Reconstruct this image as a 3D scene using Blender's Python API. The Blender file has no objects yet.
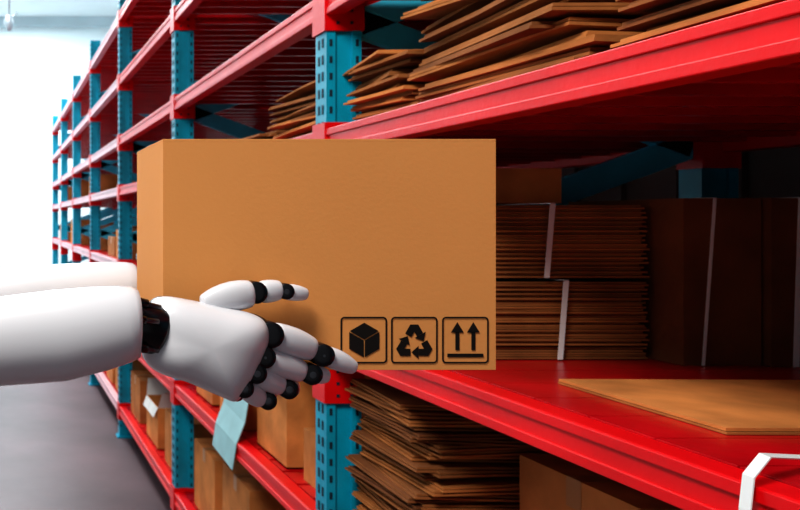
import bpy, math, random
from mathutils import Vector, Matrix
random.seed(7)
K=0.8; CZ=1.95
scn=bpy.context.scene
try:
    scn.view_settings.view_transform='Standard'
    scn.view_settings.look='Medium High Contrast'
except Exception: pass

# ---------------------------------------------------------------- materials
def mat(name,col,rough=.5,metal=0,noise=0,nscale=8,bump=0,bscale=60,coat=0,attr=None,col2=None,stretch=(1,1,1),spec=None):
    m=bpy.data.materials.new(name); m.use_nodes=True
    nt=m.node_tree; N=nt.nodes; L=nt.links; b=N['Principled BSDF']
    b.inputs['Base Color'].default_value=(*col,1); b.inputs['Roughness'].default_value=rough
    b.inputs['Metallic'].default_value=metal
    if spec is not None: b.inputs['Specular IOR Level'].default_value=spec
    if coat: b.inputs['Coat Weight'].default_value=coat; b.inputs['Coat Roughness'].default_value=.12
    tc=N.new('ShaderNodeTexCoord'); mp=N.new('ShaderNodeMapping'); mp.inputs['Scale'].default_value=stretch
    L.new(tc.outputs['Object'],mp.inputs['Vector'])
    src=None
    if attr:
        a=N.new('ShaderNodeAttribute'); a.attribute_name=attr
        mx=N.new('ShaderNodeMix'); mx.data_type='RGBA'
        mx.inputs['A'].default_value=(*col,1); mx.inputs['B'].default_value=(*col2,1)
        L.new(a.outputs['Fac'],mx.inputs['Factor']); src=mx.outputs['Result']
    if noise:
        n=N.new('ShaderNodeTexNoise'); n.inputs['Scale'].default_value=nscale; n.inputs['Detail'].default_value=5
        L.new(mp.outputs['Vector'],n.inputs['Vector'])
        mr=N.new('ShaderNodeMapRange'); mr.inputs['From Min'].default_value=.3; mr.inputs['From Max'].default_value=.7
        mr.inputs['To Min'].default_value=1-noise; mr.inputs['To Max'].default_value=1+noise*.5
        L.new(n.outputs['Fac'],mr.inputs['Value'])
        mm=N.new('ShaderNodeMix'); mm.data_type='RGBA'; mm.blend_type='MULTIPLY'; mm.inputs['Factor'].default_value=1
        if src: L.new(src,mm.inputs['A'])
        else: mm.inputs['A'].default_value=(*col,1)
        L.new(mr.outputs['Result'],mm.inputs['B']); src=mm.outputs['Result']
    if src: L.new(src,b.inputs['Base Color'])
    if bump:
        n2=N.new('ShaderNodeTexNoise'); n2.inputs['Scale'].default_value=bscale; n2.inputs['Detail'].default_value=3
        L.new(mp.outputs['Vector'],n2.inputs['Vector'])
        bp=N.new('ShaderNodeBump'); bp.inputs['Strength'].default_value=bump; bp.inputs['Distance'].default_value=.01
        L.new(n2.outputs['Fac'],bp.inputs['Height']); L.new(bp.outputs['Normal'],b.inputs['Normal'])
    return m
M_RED=mat('red_rack_paint',(.76,.002,.006),.36,0,.15,5,.05,80,spec=.33)
M_DRED=mat('dark_red_deck',(.52,.002,.008),.28,0,.3,6,.1,40,spec=.45)
M_PALE=mat('light_washed_beam',(.75,.45,.50),.4,0,.15,6)  # far beams: wash of bright light and haze put into the colour
M_BLUE=mat('teal_upright_paint',(.0,.35,.52),.38,0,.25,7,.05,90,spec=.4)
M_BRACE=mat('lit_brace_blue',(.06,.62,.88),.38,0,.2,7,.05,90,spec=.5)  # brighter than the upright blue: light put into the brace colour
M_SLOT=mat('upright_slots',(.0,.02,.04),.7)
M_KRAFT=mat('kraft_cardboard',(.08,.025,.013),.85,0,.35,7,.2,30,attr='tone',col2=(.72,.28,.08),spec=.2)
M_HELD=mat('held_box_cardboard',(.73,.32,.10),.8,0,.07,2.5,.03,240,spec=.2)
M_INK=mat('black_ink',(.01,.008,.007),.7,spec=.2)
M_TAPE=mat('brown_tape',(.40,.18,.06),.3)
M_STRAP=mat('white_strap',(.75,.78,.78),.4)
M_TEALP=mat('pale_teal_paper',(.35,.62,.66),.6,0,.15,9)
M_WHITEP=mat('white_paper',(.7,.7,.68),.7,0,.1,9)
M_ROBO=mat('white_robot_shell',(.70,.72,.76),.27,0,.03,6,coat=.3)
M_JOINT=mat('black_joint',(.004,.0045,.006),.25)
M_STEEL=mat('steel_rod',(.12,.125,.135),.3,1)
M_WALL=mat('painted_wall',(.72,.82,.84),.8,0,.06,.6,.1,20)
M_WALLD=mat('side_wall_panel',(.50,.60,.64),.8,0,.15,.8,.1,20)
M_SHADE=mat('shade_panel_brown',(.05,.022,.018),.7,0,.4,2,.1,20)  # dark brown for the added panel that darkens the shelf interior
M_CEIL=mat('ceiling_panel',(.75,.82,.84),.8,0,.05,1)
M_FLOOR=mat('polished_concrete',(.115,.075,.085),.45,0,.4,1.4,.06,30,spec=.38)
M_LAMP=mat('lamp_metal',(.25,.3,.33),.4,.5)

# ---------------------------------------------------------------- mesh builder
class B:
    def __init__(s,name,mats):
        s.name=name; s.mats=mats; s.v=[]; s.f=[]; s.m=[]; s.t=[]
    def poly(s,pts,m=0,t=.5):
        i=len(s.v); s.v+= [tuple(p) for p in pts]; s.f.append(tuple(range(i,i+len(pts)))); s.m.append(m); s.t.append(t)
    def box(s,x0,x1,y0,y1,z0,z1,m=0,t=.5,rz=0,M=None):
        c=Vector(((x0+x1)/2,(y0+y1)/2,(z0+z1)/2))
        P=[Vector((x,y,z)) for x in(x0,x1) for y in(y0,y1) for z in(z0,z1)]
        if rz: 
            R=Matrix.Rotation(rz,3,'Z'); P=[c+R@(p-c) for p in P]
        if M: P=[M@p for p in P]
        i=len(s.v); s.v+=[tuple(p) for p in P]
        for f in((0,1,3,2),(4,6,7,5),(0,4,5,1),(2,3,7,6),(0,2,6,4),(1,5,7,3)):
            s.f.append(tuple(i+k for k in f)); s.m.append(m); s.t.append(t)
    def bar(s,p,q,w,d,m=0,t=.5,side=Vector((0,1,0))):
        p=Vector(p);q=Vector(q);a=(q-p).normalized(); u=a.cross(side).normalized(); n=a.cross(u).normalized()
        i=len(s.v)
        for o in(p,q):
            for su,sn in((-1,-1),(1,-1),(1,1),(-1,1)): s.v.append(tuple(o+u*su*w/2+n*sn*d/2))
        for f in((0,1,2,3),(7,6,5,4),(0,4,5,1),(1,5,6,2),(2,6,7,3),(3,7,4,0)):
            s.f.append(tuple(i+k for k in f)); s.m.append(m); s.t.append(t)
    def ribbon(s,pts,wd,th=.0015,m=0):
        wd=Vector(wd); P=[Vector(p) for p in pts]
        for a,b_ in zip(P,P[1:]):
            nn=(b_-a).cross(wd).normalized()*th
            i=len(s.v)
            for o in(a,b_):
                for q in(o-wd/2,o+wd/2,o+wd/2+nn,o-wd/2+nn): s.v.append(tuple(q))
            for f in((0,1,2,3),(7,6,5,4),(0,4,5,1),(1,5,6,2),(2,6,7,3),(3,7,4,0)):
                s.f.append(tuple(i+k for k in f)); s.m.append(m); s.t.append(.5)
    def loft(s,pts,rad,m=0,n=20,pw=2.4,cap=.4,ref=None):
        pts=[Vector(p) for p in pts]; ref=ref or Vector((0,0,1))
        rings=[]
        tang=[]
        for k in range(len(pts)):
            a=pts[min(k+1,len(pts)-1)]-pts[max(k-1,0)]; tang.append(a.normalized())
        L=[]
        r0=rad[0]; r1=rad[-1]
        for a in(75,50,25): 
            c=math.cos(math.radians(a)); q=math.sin(math.radians(a)); L.append((pts[0]-tang[0]*q*cap*min(r0),(r0[0]*c,r0[1]*c),tang[0]))
        for k in range(len(pts)): L.append((pts[k],rad[k],tang[k]))
        for a in(25,50,75):
            c=math.cos(math.radians(a)); q=math.sin(math.radians(a)); L.append((pts[-1]+tang[-1]*q*cap*min(r1),(r1[0]*c,r1[1]*c),tang[-1]))
        for c,r,t in L:
            sd=t.cross(ref).normalized(); up=sd.cross(t).normalized()
            i=len(s.v)
            for j in range(n):
                th=2*math.pi*j/n; cx=math.cos(th); sx=math.sin(th)
                ax=math.copysign(abs(cx)**(2/pw),cx); bx=math.copysign(abs(sx)**(2/pw),sx)
                s.v.append(tuple(c+sd*ax*r[1]+up*bx*r[0]))
            rings.append(i)
        for a,b in zip(rings,rings[1:]):
            for j in range(n):
                k=(j+1)%n; s.f.append((a+j,a+k,b+k,b+j)); s.m.append(m); s.t.append(.5)
        s.f.append(tuple(rings[0]+j for j in reversed(range(n)))); s.m.append(m); s.t.append(.5)
        s.f.append(tuple(rings[-1]+j for j in range(n))); s.m.append(m); s.t.append(.5)
    def pillow(s,outline,ctr,levels,m=0):
        rings=[]; n=len(outline)
        for sc,y in levels:
            i=len(s.v)
            for (x,z) in outline: s.v.append((ctr[0]+(x-ctr[0])*sc,y,ctr[1]+(z-ctr[1])*sc))
            rings.append(i)
        for a,b in zip(rings,rings[1:]):
            for j in range(n):
                k=(j+1)%n; s.f.append((a+j,a+k,b+k,b+j)); s.m.append(m); s.t.append(.5)
        s.f.append(tuple(rings[0]+j for j in range(n))); s.m.append(m); s.t.append(.5)
        s.f.append(tuple(rings[-1]+j for j in range(n))); s.m.append(m); s.t.append(.5)
    def finish(s,parent=None,smooth=False,bevel=0,recalc=True,sub=0,origin=None):
        me=bpy.data.meshes.new(s.name)
        W=[Vector((x*K,y*K,(z+CZ)*K)) for x,y,z in s.v]
        if origin is None:
            o=Vector(((min(w.x for w in W)+max(w.x for w in W))/2,(min(w.y for w in W)+max(w.y for w in W))/2,min(w.z for w in W)))
        else: o=Vector(origin)
        if parent: o=Vector((0,0,0))
        me.from_pydata([tuple(w-o) for w in W],[],s.f)
        for m in s.mats: me.materials.append(m)
        me.polygons.foreach_set('material_index',s.m)
        at=me.attributes.new('tone','FLOAT','FACE'); at.data.foreach_set('value',s.t)
        if smooth: me.polygons.foreach_set('use_smooth',[True]*len(s.f))
        me.update()
        if recalc:
            import bmesh
            bm=bmesh.new(); bm.from_mesh(me); bmesh.ops.recalc_face_normals(bm,faces=bm.faces[:]); bm.to_mesh(me); bm.free()
        ob=bpy.data.objects.new(s.name,me); scn.collection.objects.link(ob); ob.location=o
        if bevel:
            md=ob.modifiers.new('bev','BEVEL'); md.width=bevel; md.segments=2; md.limit_method='ANGLE'
        if sub:
            md=ob.modifiers.new('sub','SUBSURF'); md.levels=sub; md.render_levels=sub
        if parent: ob.parent=parent
        return ob
def empty(name):
    e=bpy.data.objects.new(name,None); scn.collection.objects.link(e); return e

FL=-CZ
# ---------------------------------------------------------------- room shell
def slab(name,x0,x1,y0,y1,z0,z1,m):
    b=B(name,[m]); b.box(x0,x1,y0,y1,z0,z1); return b.finish()
slab('floor',-4.2,4.9,-3,23,FL-.15,FL,M_FLOOR)
slab('ceiling',-4.2,4.9,-3,23,5.6,5.75,M_CEIL)
slab('wall_back',-4.2,4.9,22.5,22.7,FL,5.6,M_WALL)
slab('wall_left',-4.2,-4,-3,22.5,FL,5.6,M_WALL)
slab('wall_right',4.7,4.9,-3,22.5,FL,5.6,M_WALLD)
b=B('shade_panel',[M_SHADE]); b.box(2.95,3.0,-3,6.2,FL,3.6)  # added dark panel behind the rack, keeps the shelf interior dark
for k in range(30): b.box(2.93,2.95,-3+k*.31,-3+k*.31+.12,FL,3.6)
b.finish()
b=B('baseboard_back',[M_WALLD]); b.box(-4,4.7,22.44,22.5,FL,FL+.2); b.finish()
b=B('trim_1',[M_WALLD]); b.box(-4,4.7,22.3,22.5,5.35,5.6); b.finish()

# ---------------------------------------------------------------- storage rack
LV=[-1.66,-1.0,-.375,.30,.75,1.29,1.86]
XF,XP=1.065,1.19; XB0,XB1=2.30,2.42
PY=[2.7+2.3*n for n in range(-1,7)]
rack=empty('storage_rack')
up=B('uprights',[M_BLUE,M_SLOT]); cn=B('connectors',[M_RED,M_SLOT]); bm_=B('beams',[M_RED,M_PALE]); dk=B('decks',[M_DRED]); br=B('braces',[M_BRACE])
for i,y in enumerate(PY):
    for xa,xb,front in((XF+.005,XP-.005,True),(XB0,XB1,False)):
        up.box(xa,xb,y-.035,y+.035,FL,2.12)
        up.box(xa,xa+.03,y-.045,y-.035,FL,2.12); up.box(xb-.03,xb,y-.045,y-.035,FL,2.12)
        up.box(xa,xb,y+.035,y+.045,FL,2.12)
        up.box(xa-.02,xb+.02,y-.06,y+.06,FL,FL+.015)
        if front and i<5:
            z=FL+.1
            while z<2.1:
                up.box(xa+.010,xa+.019,y-.047,y-.044,z,z+.022,1)
                up.box(xb-.019,xb-.010,y-.047,y-.044,z,z+.022,1)
                up.box(xa-.002,xa+.001,y-.022,y-.010,z,z+.03,1)
                up.box(xa-.002,xa+.001,y+.010,y+.022,z,z+.03,1)
                z+=.055
    for l in LV:
        lo=-.225 if l==-.375 else -.13
        cn.box(XF-.004,XP+.002,y-.052,y+.052,l+lo,l+.02)
        if i<4:
            for dz in (-.015,-.055,-.095):
                cn.box(XF+.035,XF+.045,y-.0535,y-.0515,l+lo+.115+dz,l+lo+.125+dz,1); cn.box(XP-.045,XP-.035,y-.0535,y-.0515,l+lo+.115+dz,l+lo+.125+dz,1)
        cn.box(XB0-.002,XB1+.004,y-.052,y+.052,l-.13,l+.02)
    z=FL+.175; s=0
    while z+.405<2.1:
        a,c=(XP,XB0) if s==0 else (XB0,XP)
        br.bar((a,y,z),(c,y,z+.405),.085,.03); z+=.405; s=1-s
    br.bar((XP,y,FL+.14),(XB0,y,FL+.14),.05,.03); br.bar((XP,y,2.05),(XB0,y,2.05),.05,.03)
for i in range(len(PY)-1):
    y0,y1=PY[i]+.05,PY[i+1]-.05
    for l in LV:
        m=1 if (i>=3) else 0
        h=.078
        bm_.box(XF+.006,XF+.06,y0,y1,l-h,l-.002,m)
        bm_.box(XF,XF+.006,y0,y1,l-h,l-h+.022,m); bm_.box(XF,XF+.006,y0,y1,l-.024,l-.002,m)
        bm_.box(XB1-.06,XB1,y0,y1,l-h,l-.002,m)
        gap=.004 if (l==-.375) else .02
        n=14; w=(y1-y0)/n
        for k in range(n):
            dk.box(XF+.062,XB1-.062,y0+k*w+gap/2,y0+(k+1)*w-gap/2,l-.022,l)
            dk.box(XF+.062,XB1-.062,y0+k*w+w*.42,y0+k*w+w*.58,l-.05,l-.022)
up.finish(rack); cn.finish(rack); bm_.finish(rack,bevel=.002); dk.finish(rack); br.finish(rack)

# ---------------------------------------------------------------- cartons and flattened stacks
def carton(x0,x1,y0,y1,z0,h,t=.7,rz=0,flaps=False,name='cardboard_box',strap=None,tape=True,fm=0):
    b=B(name,[M_KRAFT,M_TAPE,M_STRAP,M_WHITEP])
    c=Vector(((x0+x1)/2,(y0+y1)/2,0)); R=Matrix.Translation(c)@Matrix.Rotation(rz,4,'Z')@Matrix.Translation(-c)
    z0+=.001; z1=z0+h; e=.006
    if flaps:
        b.box(x0,x1,y0,y1,z0,z0+e,0,t,M=R)
        b.box(x0,x0+e,y0,y1,z0,z1,0,t,M=R); b.box(x1-e,x1,y0,y1,z0,z1,0,t,M=R)
        b.box(x0+e,x1-e,y0,y0+e,z0,z1,0,t,M=R); b.box(x0+e,x1-e,y1-e,y1,z0,z1,0,t,M=R)
        fl=(y1-y0)*.45
        b.poly([R@Vector(p) for p in((x0,y0,z1),(x0,y1,z1),(x0-.03,y1-.02,z1+.02-fl*.45),(x0-.03,y0+.02,z1+.02-fl*.45))],fm,t+.15)
        b.poly([R@Vector(p) for p in((x0,y0,z1),(x1,y0,z1),(x1-.02,y0-.06,z1+fl*.6),(x0+.02,y0-.06,z1+fl*.6))],fm,t+.2)
        b.poly([R@Vector(p) for p in((x0,y1,z1),(x1,y1,z1),(x1-.02,y1+.05,z1+fl*.6),(x0+.02,y1+.05,z1+fl*.6))],fm,t)
        b.poly([R@Vector(p) for p in((x1,y0,z1),(x1,y1,z1),(x1+.05,y1-.02,z1+fl*.4),(x1+.05,y0+.02,z1+fl*.4))],fm,t)
    else:
        b.box(x0,x1,y0,y1,z0,z1-.004,0,t,M=R)
        ym=(y0+y1)/2
        b.box(x0,x1,y0,ym-.0015,z1-.004,z1,0,t,M=R); b.box(x0,x1,ym+.0015,y1,z1-.004,z1,0,t,M=R)
        if tape:
            b.box(x0+.0,x1,ym-.025,ym+.025,z1,z1+.001,1,M=R)
            b.box(x0-.001,x0,ym-.025,ym+.025,z1-.07,z1+.001,1,M=R)
        if strap is not None:
            for f,w,sl in strap:
                xs=x0+(x1-x0)*f
                b.box(xs-w+sl,xs+w+sl,y0-.002,y1+.002,z1,z1+.002,2,M=R)
                b.ribbon([R@Vector((xs,y0-.002,z0)),R@Vector((xs+sl,y0-.002,z1+.002))],(2*w,0,0),.0015,2)
    return b.finish()

def flat_stack(x0,x1,y0,y1,z0,n,th=.012,t0=.15,t1=.8,jit=.03,rot=.06,gap=.0,sag=.012,strap=None,name='flattened_box_stack',tilt=0,rise=0,fold=.52):
    b=B(name,[M_KRAFT,M_STRAP]); z=z0+.003
    NX=6
    for k in range(n):
        dx=random.uniform(-jit,jit); dy=random.uniform(-jit,jit); a=random.uniform(-rot,rot)
        X0,X1,Y0,Y1=max(x0+dx,x0-.03),x1+dx,y0+dy,y1+dy
        c=Vector(((X0+X1)/2,(Y0+Y1)/2,0)); ca,sa=math.cos(a),math.sin(a)
        t=random.uniform(t0,t1); am=random.uniform(0,sag)*(1 if k>1 else 0); ph=random.uniform(0,6)
        def P(x,y,zz):
            u=(x-X0)/(X1-X0); v=(y-Y0)/(Y1-Y0)
            q=zz+am*(.5+.5*math.sin(ph+u*3.1+v*2.2))
            X=x-c.x;Y=y-c.y
            return (c.x+X*ca-Y*sa,c.y+X*sa+Y*ca,q+tilt*(u)*(k/n)+rise*v*(k/n))
        for leaf in (0,1):
            zb=z+leaf*th*fold; zt=zb+th*.40; e=random.uniform(.003,.012) if leaf else 0
            i=len(b.v)
            for q in range(NX+1):
                x=X0+e+(X1-X0-2*e)*q/NX
                for r in range(3):
                    y=Y0+e+(Y1-Y0-2*e)*r/2
                    b.v.append(P(x,y,zb)); b.v.append(P(x,y,zt))
            def id(q,r,s): return i+(q*3+r)*2+s
            for q in range(NX):
                for r in range(2):
                    b.f.append((id(q,r,1),id(q+1,r,1),id(q+1,r+1,1),id(q,r+1,1))); b.f.append((id(q,r,0),id(q,r+1,0),id(q+1,r+1,0),id(q+1,r,0)))
                    b.m+= [0,0]; b.t+=[t,t]
                b.f.append((id(q,0,0),id(q+1,0,0),id(q+1,0,1),id(q,0,1))); b.f.append((id(q,2,0),id(q,2,1),id(q+1,2,1),id(q+1,2,0)))
                b.m+=[0,0]; b.t+=[t+.12,t+.1]
            for r in range(2):
                b.f.append((id(0,r,0),id(0,r,1),id(0,r+1,1),id(0,r+1,0))); b.f.append((id(NX,r,0),id(NX,r+1,0),id(NX,r+1,1),id(NX,r,1)))
                b.m+=[0,0]; b.t+=[t+.15,t+.1]
        z+=th+random.uniform(0,gap)
    top=z+sag
    if strap:
        for f,w in strap:
            xs=x0+(x1-x0)*f; ya=y0-jit-.012; yb=y1+jit+.006
            b.ribbon([(xs-.008,ya,z0+.004),(xs+.008,ya,top+.003)],(w,0,0),.0015,1)
            b.box(xs-w/2+.008,xs+w/2+.008,ya,yb,top+.002,top+.004,1)
    b.finish(recalc=True)
    return top

D0,DU,DL=-.375,.30,-1.0
# main shelf, near bay: two strapped bundles
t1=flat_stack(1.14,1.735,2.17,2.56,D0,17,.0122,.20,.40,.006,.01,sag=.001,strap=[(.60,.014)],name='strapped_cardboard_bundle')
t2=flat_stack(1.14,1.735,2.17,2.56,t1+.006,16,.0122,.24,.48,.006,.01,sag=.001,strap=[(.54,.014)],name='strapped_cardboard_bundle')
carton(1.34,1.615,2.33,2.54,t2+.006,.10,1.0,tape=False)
carton(1.755,1.955,2.08,2.50,D0,.43,.16,0,strap=[(.25,.004,.03)],tape=False,name='strapped_carton')  # low tone puts the shelf's shade into both strapped cartons
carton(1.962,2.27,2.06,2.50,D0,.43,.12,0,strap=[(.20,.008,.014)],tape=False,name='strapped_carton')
# loose flat sheet
b=B('cardboard_sheet',[M_KRAFT])
b.box(1.27,2.34,1.40,1.84,D0+.001,D0+.005,0,.6,rz=-.02); b.box(1.272,2.34,1.404,1.84,D0+.0062,D0+.012,0,.95,rz=-.02); b.finish()
# strap end hanging over beam
b=B('strap_tail',[M_STRAP])
b.ribbon([(1.60,1.345,D0+.003),(1.38,1.30,D0+.004),(1.22,1.22,D0+.018),(1.10,1.165,D0+.037)],(.006,.022,0),.0018)
b.ribbon([(1.10,1.165,D0+.037),(1.062,1.15,D0+.012),(1.052,1.145,D0-.035),(1.049,1.14,D0-.10),(1.047,1.12,D0-.3)],(.004,.022,.0),.0018)
b.finish()
# upper shelf, near bay
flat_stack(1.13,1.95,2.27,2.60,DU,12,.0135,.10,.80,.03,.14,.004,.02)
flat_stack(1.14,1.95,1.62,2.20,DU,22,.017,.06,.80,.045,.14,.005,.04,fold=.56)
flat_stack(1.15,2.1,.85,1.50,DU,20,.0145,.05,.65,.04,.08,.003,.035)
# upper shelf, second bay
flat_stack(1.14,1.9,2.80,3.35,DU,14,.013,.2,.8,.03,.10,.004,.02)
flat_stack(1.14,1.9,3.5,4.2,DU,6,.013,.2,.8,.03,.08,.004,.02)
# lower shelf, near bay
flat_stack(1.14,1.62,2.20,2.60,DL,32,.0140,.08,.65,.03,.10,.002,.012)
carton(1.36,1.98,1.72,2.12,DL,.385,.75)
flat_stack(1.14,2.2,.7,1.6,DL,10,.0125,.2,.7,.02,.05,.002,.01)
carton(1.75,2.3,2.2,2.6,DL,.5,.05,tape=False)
# lower shelf, second bay
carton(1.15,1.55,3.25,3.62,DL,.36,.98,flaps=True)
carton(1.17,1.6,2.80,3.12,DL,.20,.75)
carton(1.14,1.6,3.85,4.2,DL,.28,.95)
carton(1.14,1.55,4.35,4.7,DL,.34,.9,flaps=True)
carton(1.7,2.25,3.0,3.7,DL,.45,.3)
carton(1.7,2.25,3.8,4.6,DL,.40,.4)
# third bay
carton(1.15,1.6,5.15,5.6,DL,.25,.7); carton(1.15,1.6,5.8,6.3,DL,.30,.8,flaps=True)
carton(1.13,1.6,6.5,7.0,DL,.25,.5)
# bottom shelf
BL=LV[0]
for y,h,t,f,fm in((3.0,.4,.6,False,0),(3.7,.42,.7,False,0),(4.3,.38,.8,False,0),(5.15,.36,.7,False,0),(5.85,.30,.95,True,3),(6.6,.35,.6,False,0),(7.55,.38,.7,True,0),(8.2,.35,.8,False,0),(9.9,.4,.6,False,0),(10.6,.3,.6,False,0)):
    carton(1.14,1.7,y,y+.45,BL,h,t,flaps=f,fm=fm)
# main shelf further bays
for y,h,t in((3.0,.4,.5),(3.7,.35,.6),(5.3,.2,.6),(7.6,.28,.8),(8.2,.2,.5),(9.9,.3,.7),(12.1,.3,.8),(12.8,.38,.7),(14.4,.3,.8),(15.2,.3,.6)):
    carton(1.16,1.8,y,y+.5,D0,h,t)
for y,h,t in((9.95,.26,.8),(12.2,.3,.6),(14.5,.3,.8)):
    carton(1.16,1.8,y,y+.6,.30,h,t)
b=B('teal_folder_stack',[M_TEALP])
for k in range(6): b.box(1.14,1.7,5.95,6.7,D0+.002+k*.016,D0+.015+k*.016,rz=random.uniform(-.06,.06))
b.finish(bevel=.001)
# pale sheet hanging over the shelf edge in front of the carton
b=B('teal_folder',[M_TEALP])
b.ribbon([(1.128,3.80,DL+.26),(1.112,3.80,DL+.20),(1.095,3.80,DL+.10),(1.06,3.81,DL+.0),(1.048,3.83,DL-.12)],(0,.34,.02),.004)
b.finish()
b=B('white_crate',[M_WHITEP,M_KRAFT])
b.box(1.14,1.5,7.05,7.15,DL+.002,DL+.22)
b.box(1.14,1.5,7.05,7.15,DL+.22,DL+.23,1,.8); b.finish(bevel=.004)
# ceiling pipe with pendant lamp
b=B('pendant_lamp',[M_LAMP]); 
b.bar((.17,15,5.6),(.17,15,3.75),.03,.03); b.loft([(.17,15,3.78),(.17,15,3.66),(.17,15,3.52)],[(.06,.06),(.10,.10),(.05,.05)],ref=Vector((0,1,0)))
b.bar((.17,15,3.7),(.32,15,3.85),.03,.03)
b.finish(smooth=True)

# ---------------------------------------------------------------- held shipping box
F=810.
def pt(px,py,Y,side=0):
    x=px/F*Y; z=-(py-220)/F*Y
    return Vector((x,Y,z)) if side==0 else Vector((x+.055,2.19-Y,z+.006))
BX0,BX1,BY0,BY1,BZ0,BZ1=163/F,496/F,1.0,1.19,-150/F,81/F
ship=empty('shipping_box')
b=B('carton_body',[M_HELD,M_TAPE])
b.box(BX0,BX1,BY0,BY1,BZ0,BZ1-.003)
ym=(BY0+BY1)/2
b.box(BX0,BX1,BY0,ym-.001,BZ1-.003,BZ1); b.box(BX0,BX1,ym+.001,BY1,BZ1-.003,BZ1)
b.box(BX0,BX1,ym-.02,ym+.02,BZ1,BZ1+.0006,1)
b.finish(ship,bevel=.0016)
ic=B('handling_icons',[M_INK])
YI=.9992
def q(x,y): return (x/F,YI,-(y-220)/F)
def ring(cx,cy,h,r,w):
    def rr(h,r):
        o=[]
        for (sx,sy,a0) in((1,1,0),(-1,1,90),(-1,-1,180),(1,-1,270)):
            for k in range(6):
                a=math.radians(a0+k*18); o.append((cx+sx*(h-r)+r*math.cos(a),cy+sy*(h-r)+r*math.sin(a)))
        return o
    A=rr(h,r); C=rr(h-w,max(r-w,.5)); n=len(A)
    for i in range(n):
        j=(i+1)%n; ic.poly([q(*A[i]),q(*A[j]),q(*C[j]),q(*C[i])])
for cx in(363.5,414,465): ring(cx,340,23.3,4,1.6)
cx,cy,R=364,340,18
H=[(cx+R*math.cos(math.radians(a)),cy-R*math.sin(math.radians(a))) for a in(90,30,-30,-90,-150,150)]
def shrink(P,s=.93):
    mx=sum(p[0] for p in P)/len(P); my=sum(p[1] for p in P)/len(P)
    return [q(mx+(p[0]-mx)*s,my+(p[1]-my)*s) for p in P]
ic.poly(shrink([H[0],H[1],(cx,cy),H[5]])); ic.poly(shrink([(cx,cy),H[1],H[2],H[3]])); ic.poly(shrink([(cx,cy),H[3],H[4],H[5]]))
cx,cy=414,343
for k in range(3):
    a0=math.radians(120*k)
    def rot(x,y,s=1.08): x*=s;y*=s; return (cx+x*math.cos(a0)-y*math.sin(a0), cy+x*math.sin(a0)+y*math.cos(a0))
    outer=[(-8.4,-8.9),(-3.7,-17.2),(3.7,-17.2),(8.1,-9.4)]
    inner=[(-2.8,-5.7),(-.1,-10.4),(.1,-10.4),(2.6,-6.1)]
    for i in range(3): ic.poly([q(*rot(*outer[i])),q(*rot(*outer[i+1])),q(*rot(*inner[i+1])),q(*rot(*inner[i]))])
    ic.poly([q(*rot(10.6,-10.6)),q(*rot(8.6,-2.0)),q(*rot(.2,-4.7))])
for ax in(457,473):
    ic.poly([q(ax-2,332),q(ax+2,332),q(ax+2,350),q(ax-2,350)]); ic.poly([q(ax-6.5,332.5),q(ax,322),q(ax+6.5,332.5)])
ic.poly([q(447,353.5),q(483,353.5),q(483,357),q(447,357)])
ic.finish(ship,recalc=False)

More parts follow.
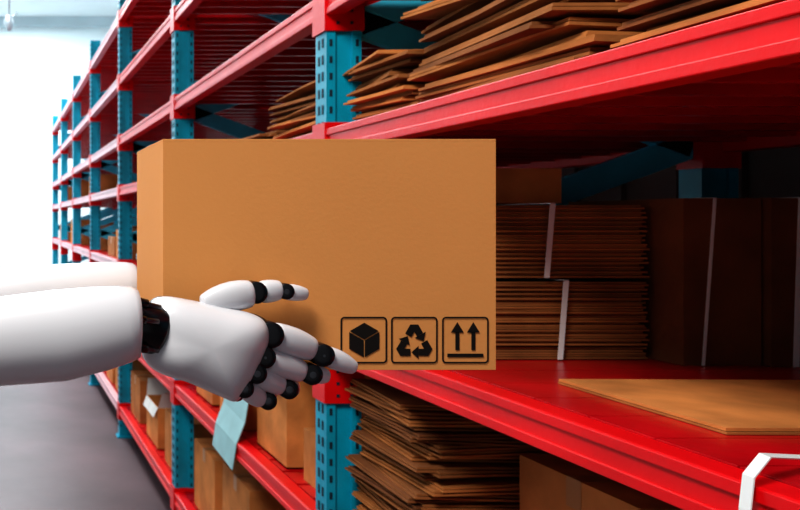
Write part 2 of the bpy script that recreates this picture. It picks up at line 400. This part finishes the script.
# ---------------------------------------------------------------- humanoid robot
robot=empty('humanoid_robot')
def s2(r,Y): return r/F*Y
def smooth_outline(P,n=5):
    o=[];m=len(P)
    for i in range(m):
        p0,p1,p2,p3=[Vector(P[(i+k-1)%m]) for k in range(4)]
        for j in range(n):
            t=j/n
            o.append(tuple(.5*((2*p1)+(-p0+p2)*t+(2*p0-5*p1+4*p2-p3)*t*t+(-p0+3*p1-3*p2+p3)*t**3)))
    return o
def hand(side):
    W=B('hand_shell',[M_ROBO]); J=B('hand_joints',[M_JOINT,M_STEEL])
    def seg(BB,pts,rad,m=0,flat=1.0,cap=.5,pw=2.3,n=20):
        BB.loft([pt(*p,side) for p in pts],[(s2(r,p[2]),s2(r*flat,p[2])) for r,p in zip(rad,pts)],m,n=n,pw=pw,cap=cap)
    def disc(p,r,h):
        c=pt(*p,side); d=Vector((0,h/2,0))
        J.loft([c-d,c+d],[(s2(r,p[2]),)*2]*2,0,n=20,pw=2,cap=.15)
        J.loft([c-d*1.12,c+d*1.12],[(s2(r*.45,p[2]),)*2]*2,1,n=14,pw=2,cap=.1)
    out=[(146,331),(149,308),(163,297),(190,300),(222,307),(254,314),(268,324),(270,341),(262,362),(252,383),(238,402),(222,398),(190,384),(160,374),(146,362),(143,346)]
    Yp=.945
    def W3(o,Y=Yp):
        r=[]
        for (x,y) in smooth_outline(o): 
            p=pt(x,y,Y,side); r.append((p.x,p.z))
        return r
    o3=W3(out); c=pt(205,345,Yp,side); ctr=(c.x,c.z)
    def yy(Y): return Y if side==0 else 2.19-Y
    W.pillow(o3,ctr,[(.12,yy(.9115)),(.4,yy(.9135)),(.65,yy(.9185)),(.82,yy(.926)),(.93,yy(.935)),(.985,yy(.944)),(1,yy(.953)),(.985,yy(.961)),(.93,yy(.967))])
    core=[(x+5 if x>200 else x,y+(1 if x>200 else 0)) for x,y in out]
    J.pillow(W3(core),ctr,[(.5,yy(.940)),(.93,yy(.943)),(.99,yy(.953)),(.98,yy(.970)),(.88,yy(.983)),(.5,yy(.985))])
    fing={
     'index':[(268,334,.952),(274,336,.957),(294,342,.965),(310,349,.973),(320,354,.976),(327,356,.978),(340,361,.982),(352,367,.985),15.5,12.5,11,7.5],
     'middle':[(262,356,.948),(269,360,.953),(286,366,.963),(300,371,.972),(309,373,.977),(314,373.5,.979),(320,375,.982),(325,376,.984),13,11.5,9.5,7.5],
     'ring':[(254,372,.945),(259,375,.950),(270,381,.958),(279,385,.967),(286,388,.975),(290,388,.985),(292,388,1.0),(293,387,1.015),12,10.5,9.5,7.5],
     'little':[(242,387,.942),(246,389,.947),(253,394,.955),(259,398,.964),(265,399,.972),(268,398,.985),(269,396,1.0),(271,394,1.012),11,10,9,7]}
    for n_,f in fing.items():
        k,a,b_,c_,j,d,e,g,r0,r1,r2,r3=f
        disc(k,r0*.85,.022)
        seg(J,[k,a,b_,c_,j,d,e],[r0*.6,r0*.6,r0*.6,r1*.65,r1*.65,r2*.65,r3*.6],flat=.9)
        seg(W,[a,b_,c_],[r0*.93,r0,r1],flat=.85,cap=.3)
        disc(j,r1*.9,.023)
        seg(W,[d,e,g],[r2*.95,r2,r3],flat=.85,cap=.75)
    seg(J,[(205,303,.958),(230,297,.962),(256,292,.970),(283,290,.978),(296,292,.982)],[8,9,7,6.5,5])
    seg(W,[(204,303,.955),(214,300,.957),(232,296,.960),(248,294,.965)],[9,13,16,14.5],flat=.8,cap=.45)
    disc((254,292,.970),11,.021)
    seg(W,[(262,292,.973),(270,291,.975),(279,290,.977)],[11.5,12,10],flat=.85,cap=.2)
    disc((284,291,.978),8,.018)
    seg(W,[(288,292,.979),(297,293,.981),(304,294,.983)],[8.5,8.5,6.5],flat=.85,cap=.8)
    seg(J,[(122,322,.935),(140,324,.935),(156,330,.940)],[27,22,25],flat=.85)
    for (a,b_) in(((130,300,.92),(160,308,.93)),((128,318,.905),(158,322,.917)),((132,346,.915),(158,350,.925)),((132,304,.95),(160,312,.95))):
        seg(J,[a,b_],[3.2,3.2],m=1,cap=.2,n=10); 
        seg(J,[a,tuple(a[i]*.45+b_[i]*.55 for i in range(3))],[5.2,5.2],cap=.2,n=12)
    W.finish(robot,smooth=True,sub=1); J.finish(robot,smooth=True)
    A=B('forearm_shell',[M_ROBO]); E=B('arm_joints',[M_JOINT])
    Y=.925
    fp=[(-190,352,Y),(-120,350,Y),(-60,346,Y),(0,341,Y),(60,335,Y),(100,328,Y),(124,323.5,Y),(134,322,Y),(137,322,Y)]
    fr=[36,45,46,44,45.5,42,38.5,36,33]
    if side: fr=[36,45,46,45,44,42,40,38,35]; fp=[(p[0],p[1]-d,p[2]) for p,d in zip(fp,[0,3,6,9,7,4,1,0,0])]
    A.loft([pt(*p,side) for p in fp],[(s2(r,Y),s2(r*.92,Y)) for r,p in zip(fr,fp)],n=32,pw=2.2,cap=.08)
    el=pt(-205,352,Y,side); sg=-1 if side==0 else 1
    sh=Vector((-.47,1.095+sg*.29,.06))
    E.loft([el-Vector((0,.045,0)),el+Vector((0,.045,0))],[(.042,.042)]*2,pw=2,cap=.2)
    A.loft([el.lerp(sh,.1),el.lerp(sh,.4),el.lerp(sh,.85)],[(.042,.042),(.054,.054),(.058,.058)],n=24,pw=2.2,cap=.5)
    E.loft([sh-Vector((0,.07,0)),sh+Vector((0,.07,0))],[(.06,.06)]*2,pw=2,cap=.4)
    A.finish(robot,smooth=True); E.finish(robot,smooth=True)
hand(0); hand(1)
T=B('torso_shell',[M_ROBO]); J=B('torso_joints',[M_JOINT]); X=-.5; Yc=1.095; ry=Vector((1,0,0))
T.loft([(X,Yc,-.36),(X,Yc,-.2),(X,Yc,.0),(X,Yc,.12)],[(.10,.15),(.13,.20),(.14,.225),(.10,.15)],n=32,ref=ry,cap=.4)
J.loft([(X,Yc,-.62),(X,Yc,-.36)],[(.08,.11),(.08,.11)],n=24,ref=ry)
T.loft([(X,Yc,-.82),(X,Yc,-.72),(X,Yc,-.6)],[(.08,.12),(.12,.18),(.10,.16)],n=28,ref=ry)
J.loft([(X,Yc,.1),(X,Yc,.24)],[(.045,.045)]*2,n=20,ref=ry)
T.loft([(X,Yc,.24),(X,Yc,.31),(X,Yc,.40),(X,Yc,.47)],[(.07,.065),(.10,.085),(.105,.09),(.07,.06)],n=28,ref=ry,cap=.6)
J.loft([(X+.05,Yc,.30),(X+.05,Yc,.37),(X+.05,Yc,.42)],[(.055,.06),(.068,.07),(.05,.06)],n=24,ref=ry,cap=.5)
for s_ in(-1,1):
    y=Yc+s_*.11
    J.loft([(X,y,-.9),(X,y,-.78)],[(.06,.06)]*2,n=18,ref=ry)
    T.loft([(X,y,-1.28),(X,y,-1.05),(X,y,-.88)],[(.06,.06),(.078,.075),(.085,.08)],n=24,ref=ry)
    J.loft([(X,y-.05,-1.34),(X,y+.05,-1.34)],[(.055,.055)]*2,n=18)
    T.loft([(X,y,-1.82),(X-.01,y,-1.55),(X,y,-1.40)],[(.04,.04),(.065,.06),(.06,.058)],n=24,ref=ry)
    T.loft([(X-.08,y,FL+.036),(X,y,FL+.046),(X+.14,y,FL+.032)],[(.035,.045),(.045,.05),(.031,.05)],n=20,cap=.5)
    J.loft([(X,y,-1.88),(X,y,-1.80)],[(.04,.04)]*2,n=18,ref=ry)
T.finish(robot,smooth=True); J.finish(robot,smooth=True)

# ---------------------------------------------------------------- lights
def area(name,loc,size,power,target=None,col=(1,1,1),sy=None):
    d=bpy.data.lights.new(name,'AREA'); d.energy=power; d.color=col; d.size=size
    if sy: d.shape='RECTANGLE'; d.size_y=sy
    o=bpy.data.objects.new(name,d); scn.collection.objects.link(o)
    o.location=(loc[0]*K,loc[1]*K,(loc[2]+CZ)*K)
    if target:
        v=Vector((target[0]*K,target[1]*K,(target[2]+CZ)*K))-o.location
        o.rotation_euler=v.to_track_quat('-Z','Y').to_euler()
    return o
area('key_light',(-1.1,-.1,2.7),.8,92,(.5,1.4,-.1),(1,.95,.89),1.0)  # added key lamp hung below the ceiling, aimed at box and hand
area('key_light',(-.8,8,5.3),1.0,180,None,(1,.98,.97),4)
area('key_light',(-.8,13.5,5.3),1.0,310,None,(.95,.98,1),4)
area('key_light',(-.5,19.3,5.3),4.0,420,None,(.93,.98,1),3)
area('key_light',(3.8,14,5.3),1.0,200,None,(.9,.98,1),6)
w=bpy.data.worlds.new('world'); scn.world=w; w.use_nodes=True
w.node_tree.nodes['Background'].inputs[0].default_value=(.92,.93,1,1); w.node_tree.nodes['Background'].inputs[1].default_value=.22

# ---------------------------------------------------------------- camera
cd=bpy.data.cameras.new('camera'); cam=bpy.data.objects.new('camera',cd); scn.collection.objects.link(cam)
cd.sensor_width=36; cd.lens=36*F/800; cd.shift_x=.5; cd.shift_y=-35/800
cam.location=(0,0,CZ*K); cam.rotation_euler=(math.radians(90),0,0); cd.clip_start=.02
cd.dof.use_dof=True; cd.dof.focus_distance=.97*K; cd.dof.aperture_fstop=14
scn.camera=cam
